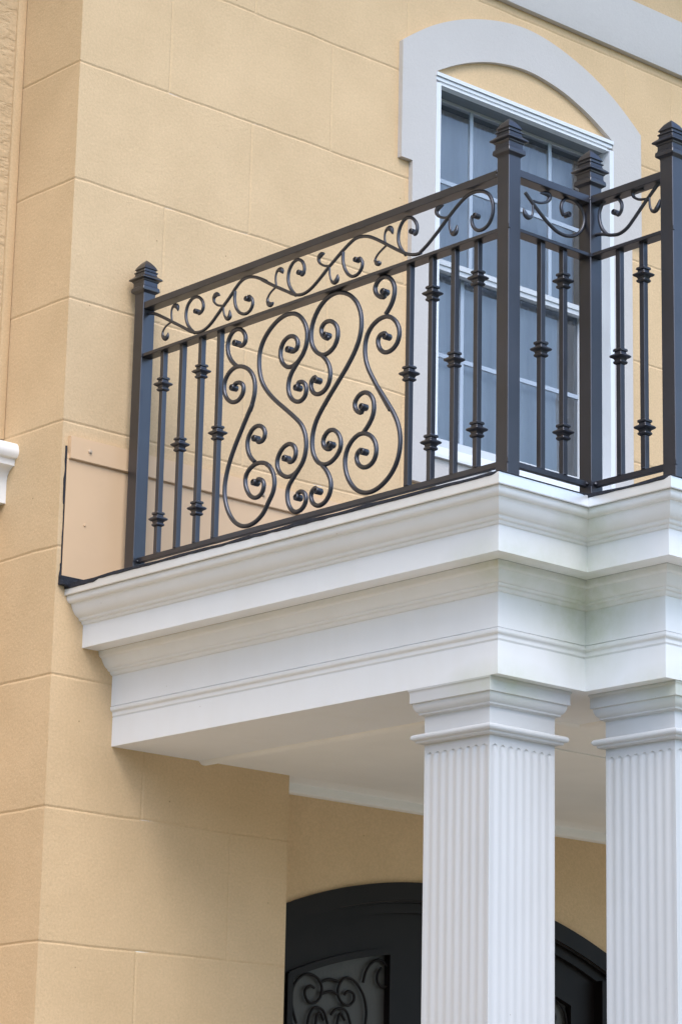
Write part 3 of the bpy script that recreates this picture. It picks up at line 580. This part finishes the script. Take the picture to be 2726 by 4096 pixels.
def sash(nm, y, z0, z1, zmid, rail_lo, rail_hi):
    sx0, sx1 = 3.945, 6.155
    w = MB(); st = 0.085
    w.box(sx0, y - 0.03, z0, sx0 + st, y + 0.03, z1); w.box(sx1 - st, y - 0.03, z0, sx1, y + 0.03, z1)
    w.box(sx0 + st, y - 0.032, z0, sx1 - st, y + 0.028, z0 + rail_lo); w.box(sx0 + st, y - 0.032, z1 - rail_hi, sx1 - st, y + 0.028, z1)
    if nm == 'upper_sash': w.box(sx0 + st, y - 0.045, z0 + rail_lo * 0.45, sx1 - st, y - 0.0325, z0 + rail_lo * 0.60)
    s_ = obj(nm, w, M_SASH, win)
    w = MB(); w.quad((sx0, y - 0.014, z0), (sx1, y - 0.014, z0), (sx1, y - 0.014, z1), (sx0, y - 0.014, z1))
    obj('glass', w, M_GLASS, s_, flip=(0, -1, 0))
    w = MB(); mw = 0.020
    for k in (1, 2, 3):
        x = 4.035 + 0.5175 * k
        w.box(x - mw, y - 0.026, z0 + rail_lo, x + mw, y - 0.0145, z1 - rail_hi)
    w.box(sx0 + st, y - 0.028, zmid - mw, sx1 - st, y - 0.0150, zmid + mw)
    obj('glazing_bars', w, M_MUNTIN, s_)
sash('upper_sash', 0.20, -0.655, 0.989, 0.195, 0.10, 0.022)
sash('lower_sash', 0.30, -2.37, -0.56, -1.41, 0.18, 0.06)

# ------------------------------------------------------------ entrance door
door = thing('entrance_door', (4.388, YE, GROUND_Z), 'dark arched double door with scrolled iron over glass, in the recess behind the columns', 'door')
def arcband(mb, ra, rb, y0, y1, xa=DX0, xb=DX1, n=44):
    def P(r, x): return DC[1] + math.sqrt(max(r * r - (x - DC[0]) ** 2, 0))
    ring = []
    for k in range(n + 1):
        x = xa + (xb - xa) * k / n
        ring.append([(x, y0, P(ra, x)), (x, y0, P(rb, x)), (x, y1, P(rb, x)), (x, y1, P(ra, x))])
    mb.loft(ring)
w = MB(); arcband(w, DR_ + 0.004, DR_ - 0.15, YE - 0.03, YE + 0.2); arcband(w, DR_ - 0.152, DR_ - 0.165, YE - 0.01, YE + 0.2); arcband(w, DR_ - 0.167, DR_ - 0.25, YE + 0.03, YE + 0.2)
w.box(DX0 - 0.01, YE - 0.03, GROUND_Z, DX0 + 0.24, YE + 0.2, door_top(DX0) - 0.16); w.box(DX1 - 0.24, YE - 0.03, GROUND_Z, DX1 + 0.01, YE + 0.2, door_top(DX1) - 0.16)
obj('door_frame', w, M_DOOR, door, 30)
w = MB(); arcband(w, DR_ - 0.1502, DR_ - 0.1518, YE - 0.012, YE + 0.2); obj('weather_seal', w, M_SEAL, door)
def arch_z(r, x): return DC[1] + math.sqrt(r * r - (x - DC[0]) ** 2)
for side in (-1, 1):
    xa, xb = (DX0 + 0.24, 4.375) if side < 0 else (4.401, DX1 - 0.24)
    gx0, gx1 = (xa + 0.28, 3.872) if side < 0 else (4.904, xb - 0.28)
    yf = YE + 0.075
    w = MB(); n = 24
    def col(x, za, zb, y=yf):
        return
    # slab around the glass opening
    for k in range(n):
        a = xa + (xb - xa) * k / n; b = xa + (xb - xa) * (k + 1) / n
        pts = sorted({a, b, *[c for c in (gx0, gx1) if a < c < b]})
        for p, q in zip(pts[:-1], pts[1:]):
            if gx0 <= (p + q) / 2 <= gx1:
                w.quad((p, yf, arch_z(DR_ - 0.55, p)), (q, yf, arch_z(DR_ - 0.55, q)), (q, yf, arch_z(DR_ - 0.25, q)), (p, yf, arch_z(DR_ - 0.25, p)))
                w.quad((p, yf, GROUND_Z), (q, yf, GROUND_Z), (q, yf, GROUND_Z + 1.2), (p, yf, GROUND_Z + 1.2))
            else: w.quad((p, yf, GROUND_Z), (q, yf, GROUND_Z), (q, yf, arch_z(DR_ - 0.25, q)), (p, yf, arch_z(DR_ - 0.25, p)))
    leaf_ = obj('door_leaf', w, M_DOOR, door)
    w = MB(); arcband(w, DR_ - 0.535, DR_ - 0.59, yf - 0.03, yf + 0.05, gx0, gx1, 20)
    w.box(gx1 - 0.045, yf - 0.028, GROUND_Z + 1.2, gx1 + 0.012, yf + 0.05, arch_z(DR_ - 0.545, gx1)); w.box(gx0 - 0.012, yf - 0.028, GROUND_Z + 1.2, gx0 + 0.045, yf + 0.05, arch_z(DR_ - 0.545, gx0))
    obj('glass_surround', w, M_DOOR, leaf_)
    w = MB()
    for k in range(20):
        a = gx0 + (gx1 - gx0) * k / 20; b = gx0 + (gx1 - gx0) * (k + 1) / 20
        w.quad((a, yf + 0.04, GROUND_Z + 1.2), (b, yf + 0.04, GROUND_Z + 1.2), (b, yf + 0.04, arch_z(DR_ - 0.57, b)), (a, yf + 0.04, arch_z(DR_ - 0.57, a)))
    obj('door_glass', w, M_DOORGLASS, leaf_)
    for L in DOORSCROLLS:
        w = MB(); pts = catmull(L, 5)
        if side > 0: pts = [(2 * 4.388 - x, z) for x, z in pts]
        w.tube([(x, yf + 0.012, z) for x, z in pts], 0.012, (0, 1, 0), 8)
        obj('iron_scroll', w, M_DOOR, leaf_, 60)
    # the grille goes on downwards below the picture in the same mirrored scrolls
    for L in DOORSCROLLS[:2]:
        w = MB(); pts = [(x, -15.35 - z) for x, z in catmull(L, 5)]
        if side > 0: pts = [(2 * 4.388 - x, z) for x, z in pts]
        w.tube([(x, yf + 0.012, z) for x, z in pts], 0.012, (0, 1, 0), 8)
        obj('iron_scroll', w, M_DOOR, leaf_, 60)
w = MB(); w.box(2.0, YE + 0.31, GROUND_Z, 7.0, YE + 0.36, -5.5); obj('door_backing', w, M_DOOR, door)  # unseen sheet added to stop sky light leaking through the door gaps
w = MB(); w.box(4.377, YE + 0.03, GROUND_Z, 4.399, YE + 0.12, arch_z(DR_ - 0.26, 4.388)); obj('astragal', w, M_DOOR, door)

# ------------------------------------------------------------ portico entablature and deck
port = thing('portico', (XF, YF, Z_BEAM), 'white moulded porch entablature stepping out in two corners, carrying the iron railing', 'porch entablature')
def curve(p, q, bulge, n=6):
    """quadratic between two profile points, control pulled to bulge"""
    return [((1 - t) ** 2 * p[0] + 2 * t * (1 - t) * bulge[0] + t * t * q[0], (1 - t) ** 2 * p[1] + 2 * t * (1 - t) * bulge[1] + t * t * q[1]) for t in [k / n for k in range(n + 1)]]
crown = [(0.484, -4.3755), (0.484, -4.386)] + curve((0.482, -4.388), (0.452, -4.432), (0.480, -4.425)) + [(0.440, -4.434), (0.438, -4.442)]
crown += curve((0.436, -4.444), (0.366, -4.530), (0.405, -4.520), 10) + [(0.364, -4.533)] + curve((0.362, -4.534), (0.338, -4.556), (0.360, -4.553), 5)
crown += curve((0.336, -4.557), (0.320, -4.5796), (0.334, -4.575), 5) + [(0.317, -4.5796), (0.317, -4.7555)]
crown += [(0.162, -4.7555)]
bed = [(0.160, -4.7565), (0.158, -4.776)] + curve((0.156, -4.777), (0.134, -4.806), (0.154, -4.800), 5) + curve((0.130, -4.808), (0.078, -4.880), (0.098, -4.872), 10)
bed += [(0.072, -4.882)] + curve((0.070, -4.883), (0.046, -4.902), (0.068, -4.899), 5) + curve((0.044, -4.904), (0.022, -4.9292), (0.040, -4.922), 5) + [(0.0185, -4.9292), (0.0185, -5.1650), (0.003, -5.1655), (0.003, -5.1695)]
tenia = [(0.003, -5.1698), (0.022, -5.1702), (0.026, -5.176)] + curve((0.0245, -5.177), (0.016, -5.204), (0.026, -5.196), 5) + curve((0.014, -5.205), (0.004, -5.226), (0.002, -5.210), 5) + [(0.003, -5.238), (-0.008, -5.2514)]
fascia = [(-0.008, -5.2514), (0.0, -5.2520), (0.0, -5.474), (-0.88, -5.474)]
for nm, pr_, mt in (('crown_moulding', crown, M_WHITE), ('frieze', bed, M_WHITE), ('picture_mould', tenia, M_WHITE), ('beam', fascia, M_WHITE)):
    w = MB(); w.sweep(pr_, PATH); obj(nm, w, mt, port, 28)
w = MB(); w.sweep([(0.498, -4.2945), (0.5035, -4.300), (0.5050, -4.372), (0.500, -4.378), (0.486, -4.3745)], PATH)
obj('drip_edge', w, M_FLASH, port, 30)
# inner bead between beam and ceiling
w = MB(); w.sweep([(-0.860, -5.4745), (-0.866, -5.482), (-0.885, -5.499), (-0.900, -5.503), (-0.930, -5.503), (-0.938, -5.495), (-0.940, -5.468)], PATH)
obj('ceiling_bead', w, M_SOFFIT, port, 40)
w = MB(); w.poly([(XF + 0.87, 0.0, Z_CEIL), (XF + 0.87, YF + 0.87, Z_CEIL), (XG + 0.87, YF + 0.87, Z_CEIL), (XG + 0.87, YH + 0.87, Z_CEIL), (XR - 0.87, YH + 0.87, Z_CEIL), (XR - 0.87, YF + 0.87, Z_CEIL), (XR2 - 0.87, YF + 0.87, Z_CEIL), (XR2 - 0.87, 0.0, Z_CEIL)])
w.box(1.54, -2.475, Z_CEIL - 0.010, XR2 - 0.95, -2.455, Z_CEIL - 0.002)
obj('ceiling', w, M_SOFFIT, port)
w = MB(); w.loft([[(x, y, z) for y, z in [(0.0, -5.460), (0.006, -5.462), (0.09, -5.470), (0.17, -5.482), (0.196, -5.489), (0.198, -5.53), (0.203, -5.552), (0.215, -5.562), (YE - 0.001, -5.566), (YE - 0.001, -5.44), (0.0, -5.44)]] for x in (2.396, 7.048)])
obj('entry_crown', w, M_SOFFIT, port, 30)
def offpath(o):
    t = MB(); t.sweep([(o, 0)], PATH); return [(v[0], v[1]) for v in t.v]
w = MB(); w.poly([(x, y, DECK_Z) for x, y in offpath(0.495)]); obj('deck', w, M_DECK, port)
# black roofing membrane lapped raggedly over the deck edge
edge = []
pth = offpath(0.499)
for a, b in zip(pth[:-1], pth[1:]):
    L = math.hypot(b[0] - a[0], b[1] - a[1]); n = max(2, int(L / 0.06))
    for k in range(n): edge.append((a[0] + (b[0] - a[0]) * k / n, a[1] + (b[1] - a[1]) * k / n, abs(b[1] - a[1]) > abs(b[0] - a[0]), L * k / n, L, a[0] < 2))
edge.append((pth[-1][0], pth[-1][1], True, 1, 1, False))
w = MB(); rings = []
for k, (x, y, side_, s_, L, lf) in enumerate(edge):
    d = Vector((1, 0)); 
    if side_: nx, ny = (-1, 0) if x < 5.0 else (1, 0)
    else: nx, ny = 0, -1
    n1 = noise.noise(Vector((x * 3.1, y * 3.1, 2))) ; n2 = noise.noise(Vector((x * 11, y * 11, 8)))
    th = (0.020 + 0.012 * n1 + 0.006 * n2) if side_ else 0.005
    if side_ and lf and s_ < 0.4 and L > 3: th += 0.016
    th = max(th, 0.004)
    topz = -4.291 + (0.012 * n1 if side_ else 0)
    rings.append([(x - nx * 0.16, y - ny * 0.16, -4.2985), (x - nx * 0.03, y - ny * 0.03, topz + 0.002), (x + nx * 0.008, y + ny * 0.008, topz), (x + nx * 0.011, y + ny * 0.011, topz - th), (x + nx * 0.006, y + ny * 0.006, topz - th - 0.003)])
w.loft(rings, close=False, caps=False)
# crumpled tongue turned up against the wall corner
w.loft([[(0.02, -0.012, -4.215 - 0.006), (0.03, -0.03, -4.24)], [(0.02, -0.012, -4.30), (0.04, -0.06, -4.305)], [(0.10, -0.015, -4.318), (0.10, -0.07, -4.330)]], close=False, caps=False)
w.box(0.022, -0.035, -4.306, 0.40, -0.002, -4.232, 0.004)
obj('roof_membrane', w, M_MEMBRANE, port)

# ------------------------------------------------------------ fluted columns
HC = 0.309
def make_column(cx, cy, label):
    t = thing('fluted_column', (cx, cy, GROUND_Z + 0.06), label, 'column', 'square fluted porch columns')
    zt = -5.905; r = 0.0225; dep = 0.0017; pitch = 0.0735; first = -pitch * 3.5
    ts = [math.pi * k / 6 for k in range(7)]
    def section(z, sc, dk=1.0):
        pts = []
        for side_ in range(4):
            loc = [(-HC, 0.0)]
            for f in range(8):
                c = first + pitch * f
                for a in ts: loc.append((c - r * sc * math.cos(a), dep * dk * (sc ** 0.3) * math.sin(a) ** 1.4))
            for u, d in loc:
                x, y = u, -HC + d
                for _ in range(side_): x, y = -y, x
                pts.append((cx + x, cy + y, z))
        return pts
    rings = [section(GROUND_Z + 0.5, 1.0), section(-9.0, 1.0), section(zt - r - 0.05, 1.0), section(zt - r, 1.0, 4.8)]
    for k in range(1, 7):
        h = r * math.sin(math.pi / 2 * k / 6); rings.append(section(zt - r + h, max(math.sqrt(max(1 - (h / r) ** 2, 0)), 0.001), 5.8))
    rings += [section(zt + 0.002, 0.0005), section(-5.66, 0.0005)]
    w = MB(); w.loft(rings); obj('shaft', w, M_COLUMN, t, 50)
    def sq(prof):
        rg = []
        for o_, z in prof:
            h = HC + o_
            rg.append([(cx - h, cy - h, z), (cx + h, cy - h, z), (cx + h, cy + h, z), (cx - h, cy + h, z)])
        return rg
    cap = [(0.083, -5.475), (0.082, -5.486)] + curve((0.081, -5.487), (0.074, -5.508), (0.074, -5.494), 4) + [(0.074, -5.570), (0.062, -5.5725)]
    cap += curve((0.060, -5.575), (0.030, -5.636), (0.058, -5.618), 8) + curve((0.029, -5.637), (0.022, -5.651), (0.030, -5.650), 4) + [(0.006, -5.655), (0.002, -5.660)]
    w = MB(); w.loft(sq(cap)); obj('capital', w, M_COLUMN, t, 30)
    ast = [(0.001, -5.778), (0.040, -5.782)] + [(0.045 + 0.024 * math.sin(a), -5.804 + 0.022 * math.cos(a)) for a in [math.pi * k / 10 for k in range(11)]] + curve((0.044, -5.828), (0.030, -5.845), (0.044, -5.842), 4) + [(0.001, -5.847)]
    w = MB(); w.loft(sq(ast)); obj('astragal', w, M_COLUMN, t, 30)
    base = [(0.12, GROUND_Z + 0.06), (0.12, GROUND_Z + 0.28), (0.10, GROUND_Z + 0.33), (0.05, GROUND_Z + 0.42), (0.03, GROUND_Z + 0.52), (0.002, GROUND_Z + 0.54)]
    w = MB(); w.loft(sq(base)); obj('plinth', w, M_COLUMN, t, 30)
    return t
c1 = make_column(0.985, -3.685, 'white square fluted column standing left, under the first corner of the porch')
c2 = c1.copy(); COL.objects.link(c2)
for ch in list(c1.children):
    d = ch.copy(); COL.objects.link(d); d.parent = c2
c2.location = Vector((1.925, -4.470, GROUND_Z + 0.06)) * S
c2['label'] = 'white square fluted column at the right edge, nearer the camera than the other'

# ------------------------------------------------------------ balcony railing
P1 = (0.6438, -0.135); P2 = (0.6438, -4.1804); P3 = (1.4577, -4.1804); P4 = (1.4577, -4.9438)
P5 = (7.32, -4.9438)
HP = 0.0575
rail = thing('balcony_railing', (P2[0], P2[1], DECK_Z), 'black wrought iron balcony railing with scrollwork and knuckled balusters above the white porch', 'railing')
TZ = -1.5635
CAPP = [(-0.0, 0.002), (-0.016, 0.020), (-0.034, 0.037), (-0.054, 0.051), (-0.072, 0.061), (-0.084, 0.0665), (-0.0875, 0.064), (-0.089, 0.057), (-0.100, 0.057), (-0.109, 0.069), (-0.115, 0.0705), (-0.118, 0.063),
        (-0.130, 0.063), (-0.140, 0.066), (-0.160, 0.090), (-0.169, 0.098), (-0.175, 0.098), (-0.184, 0.078), (-0.191, 0.076), (-0.198, 0.069), (-0.226, 0.069), (-0.236, 0.072), (-0.243, 0.080), (-0.266, 0.083), (-0.274, 0.081), (-0.288, 0.062), (-0.292, 0.060)]
for (x, y) in (P1, P2, P3, P4, P5):
    w = MB(); w.stack(x, y, [(DECK_Z + 0.004, HP), (TZ - 0.285, HP)], 0.003)
    w.stack(x, y, [(DECK_Z + 0.003, HP + 0.02), (DECK_Z + 0.016, HP + 0.02), (DECK_Z + 0.022, HP + 0.003)])
    for zz_ in (-2.39, -4.05):
        w.box(x - HP - 0.004, y - HP - 0.006, zz_ - 0.004, x - HP + 0.012, y - HP + 0.01, zz_ + 0.03, 0.002)
    p_ = obj('post', w, M_IRON, rail)
    w = MB(); w.stack(x, y, [(TZ + z, h) for z, h in CAPP], 0.002); obj('finial', w, M_IRON, p_, 22)
def between(a, b):
    d = Vector(b) - Vector(a); d.normalize(); return Vector(a) + d * HP, Vector(b) - d * HP, d
def bar(nm, a, b, z0, z1, hw, bev=0.004):
    s_, e_, d = between(a, b); w = MB(); q = Vector((-d.y, d.x)) * hw
    w.box(min(s_.x, e_.x) - abs(q.x), min(s_.y, e_.y) - abs(q.y), z0, max(s_.x, e_.x) + abs(q.x), max(s_.y, e_.y) + abs(q.y), z1, bev)
    return obj(nm, w, M_IRON, rail)
PANELS = ((P1, P2), (P2, P3), (P3, P4), (P4, P5))
for k, (a, b) in enumerate(PANELS):
    bar('top_rail', a, b, -1.992, -1.936, 0.051)
    bar('middle_rail', a, b, -2.392, -2.366, 0.051, 0.003)
    bar('bottom_rail', a, b, -4.058, -4.016, 0.019)
KN = [(0.058, 0.0225), (0.053, 0.035), (0.045, 0.0385), (0.036, 0.0375), (0.031, 0.029), (0.019, 0.031), (0.011, 0.046), (0.004, 0.0545), (-0.003, 0.0555), (-0.010, 0.050), (-0.018, 0.036), (-0.024, 0.032), (-0.033, 0.030), (-0.038, 0.036), (-0.046, 0.038), (-0.054, 0.034), (-0.061, 0.0225)]
kmesh = {}
def baluster(x, y, zs):
    w = MB(); w.stack(x, y, [(-4.018, 0.0215), (-2.390, 0.0215)], 0.003)
    for k in range(4):
        a = random.random() * 6.28
        w.box(x + 0.018 * math.cos(a) - 0.010, y + 0.018 * math.sin(a) - 0.010, -4.017, x + 0.018 * math.cos(a) + 0.010, y + 0.018 * math.sin(a) + 0.010, -4.004, 0.004)
    b_ = obj('baluster', w, M_IRON, rail)
    for z in zs:
        w = MB(); w.stack(x, y, [(z + dz, h) for dz, h in KN], 0.002); obj('knuckle', w, M_IRON, b_, 22)
HI, MID, LO = -2.657, -3.195, -3.745
for y, zs in ((-0.410, (HI, LO)), (-0.648, (MID,)), (-0.880, (HI, LO)), (-1.102, (MID,)), (-3.208, (MID,)), (-3.435, (HI, LO)), (-3.660, (MID,)), (-3.886, (HI, LO))):
    baluster(P1[0], y, zs)
for x, zs in ((0.962, (-3.165,)), (1.182, (-2.615, -3.710))): baluster(x, P2[1], zs)
for y, zs in ((-4.459, (-3.165,)), (-4.678, (-2.625, -3.720))): baluster(P3[0], y, zs)
for k in range(24):
    baluster(P4[0] + 0.295 + 0.2295 * k, P4[1], (MID,) if k % 2 else (HI, LO))
def rollend(w, c, ax, r, hl):
    w.lathe(c, ax, [(0.0, hl * 0.80), (r * 0.30, hl * 0.80), (r * 0.38, hl * 0.62), (r * 0.52, hl * 0.62), (r * 0.62, hl * 0.95), (r * 0.85, hl), (r, hl * 0.85), (r, -hl * 0.85), (r * 0.85, -hl), (0.0, -hl)], 18)
for k, (kind, pts, rl) in enumerate(SCROLLS):
    if k < 30: f = lambda q: (P1[0], q[0], q[1]); ax = (-1, 0, 0)
    elif k < 33: f = lambda q: (q[0], P2[1], q[1]); ax = (0, -1, 0)
    else: f = lambda q: (P3[0], q[0], q[1]); ax = (-1, 0, 0)
    c = catmull(smooth_pts(pts, 1), 6); n = len(c); w = MB()
    if kind == 'leaf':
        rad = []
        for i in range(n):
            t = i / (n - 1)
            rad.append(0.0095 if t < 0.35 else (0.0095 + (t - 0.35) / 0.37 * 0.0125 if t < 0.72 else max(0.022 * math.cos((t - 0.72) / 0.28 * math.pi / 2) ** 0.8, 0.0015)))
        w.tube([f(q) for q in c], rad, ax, 10, 0.75)
        obj('leaf_scroll', w, M_IRON, rail, 60)
    else:
        r = 0.0172 if kind == 'bar' else 0.0130
        rr = 0.0255 if kind == 'bar' else 0.0205
        rad = [r] * n
        ends_ = [rl] if rl else []
        if k in SECOND: ends_.append(SECOND[k])
        for e in ends_:
            if math.dist(e, c[0]) < math.dist(e, c[-1]): c = [tuple(e)] + c
            else: c = c + [tuple(e)]
            rad.append(r)
        w.tube([f(q) for q in c], rad, ax, 12)
        for e in ends_: rollend(w, f(e), ax, rr, 0.031 if kind == 'bar' else 0.025)
        obj('scroll_bar' if kind == 'bar' else 'vine_scroll', w, M_IRON, rail, 50)
# small weld beads where rails meet posts
for (x, y, z, r) in ((0.594, -4.118, -1.952, 0.014), (0.597, -4.106, -1.975, 0.010), (0.60, -4.112, -1.938, 0.009), (0.625, -0.198, -4.045, 0.013), (0.622, -0.205, -2.385, 0.010),
                     (1.395, -4.198, -4.036, 0.016), (1.436, -4.245, -4.038, 0.015), (1.41, -4.232, -2.377, 0.011), (1.402, -4.228, -1.962, 0.012), (0.705, -4.20, -2.38, 0.010), (1.44, -4.244, -2.379, 0.010)):
    w = MB(); prof = [(r * math.sin(a), -r * 0.8 * math.cos(a)) for a in [math.pi * q / 6 for q in range(7)]]
    w.lathe((x, y, z), (0.3, -0.4, 0.8), prof, 8)
    w.v = [(v[0] + 0.3 * r * noise.noise(Vector(v) * 90), v[1] + 0.3 * r * noise.noise(Vector(v) * 80), v[2] + 0.3 * r * noise.noise(Vector(v) * 70)) for v in w.v]
    obj('weld_bead', w, M_IRON, rail, 80)
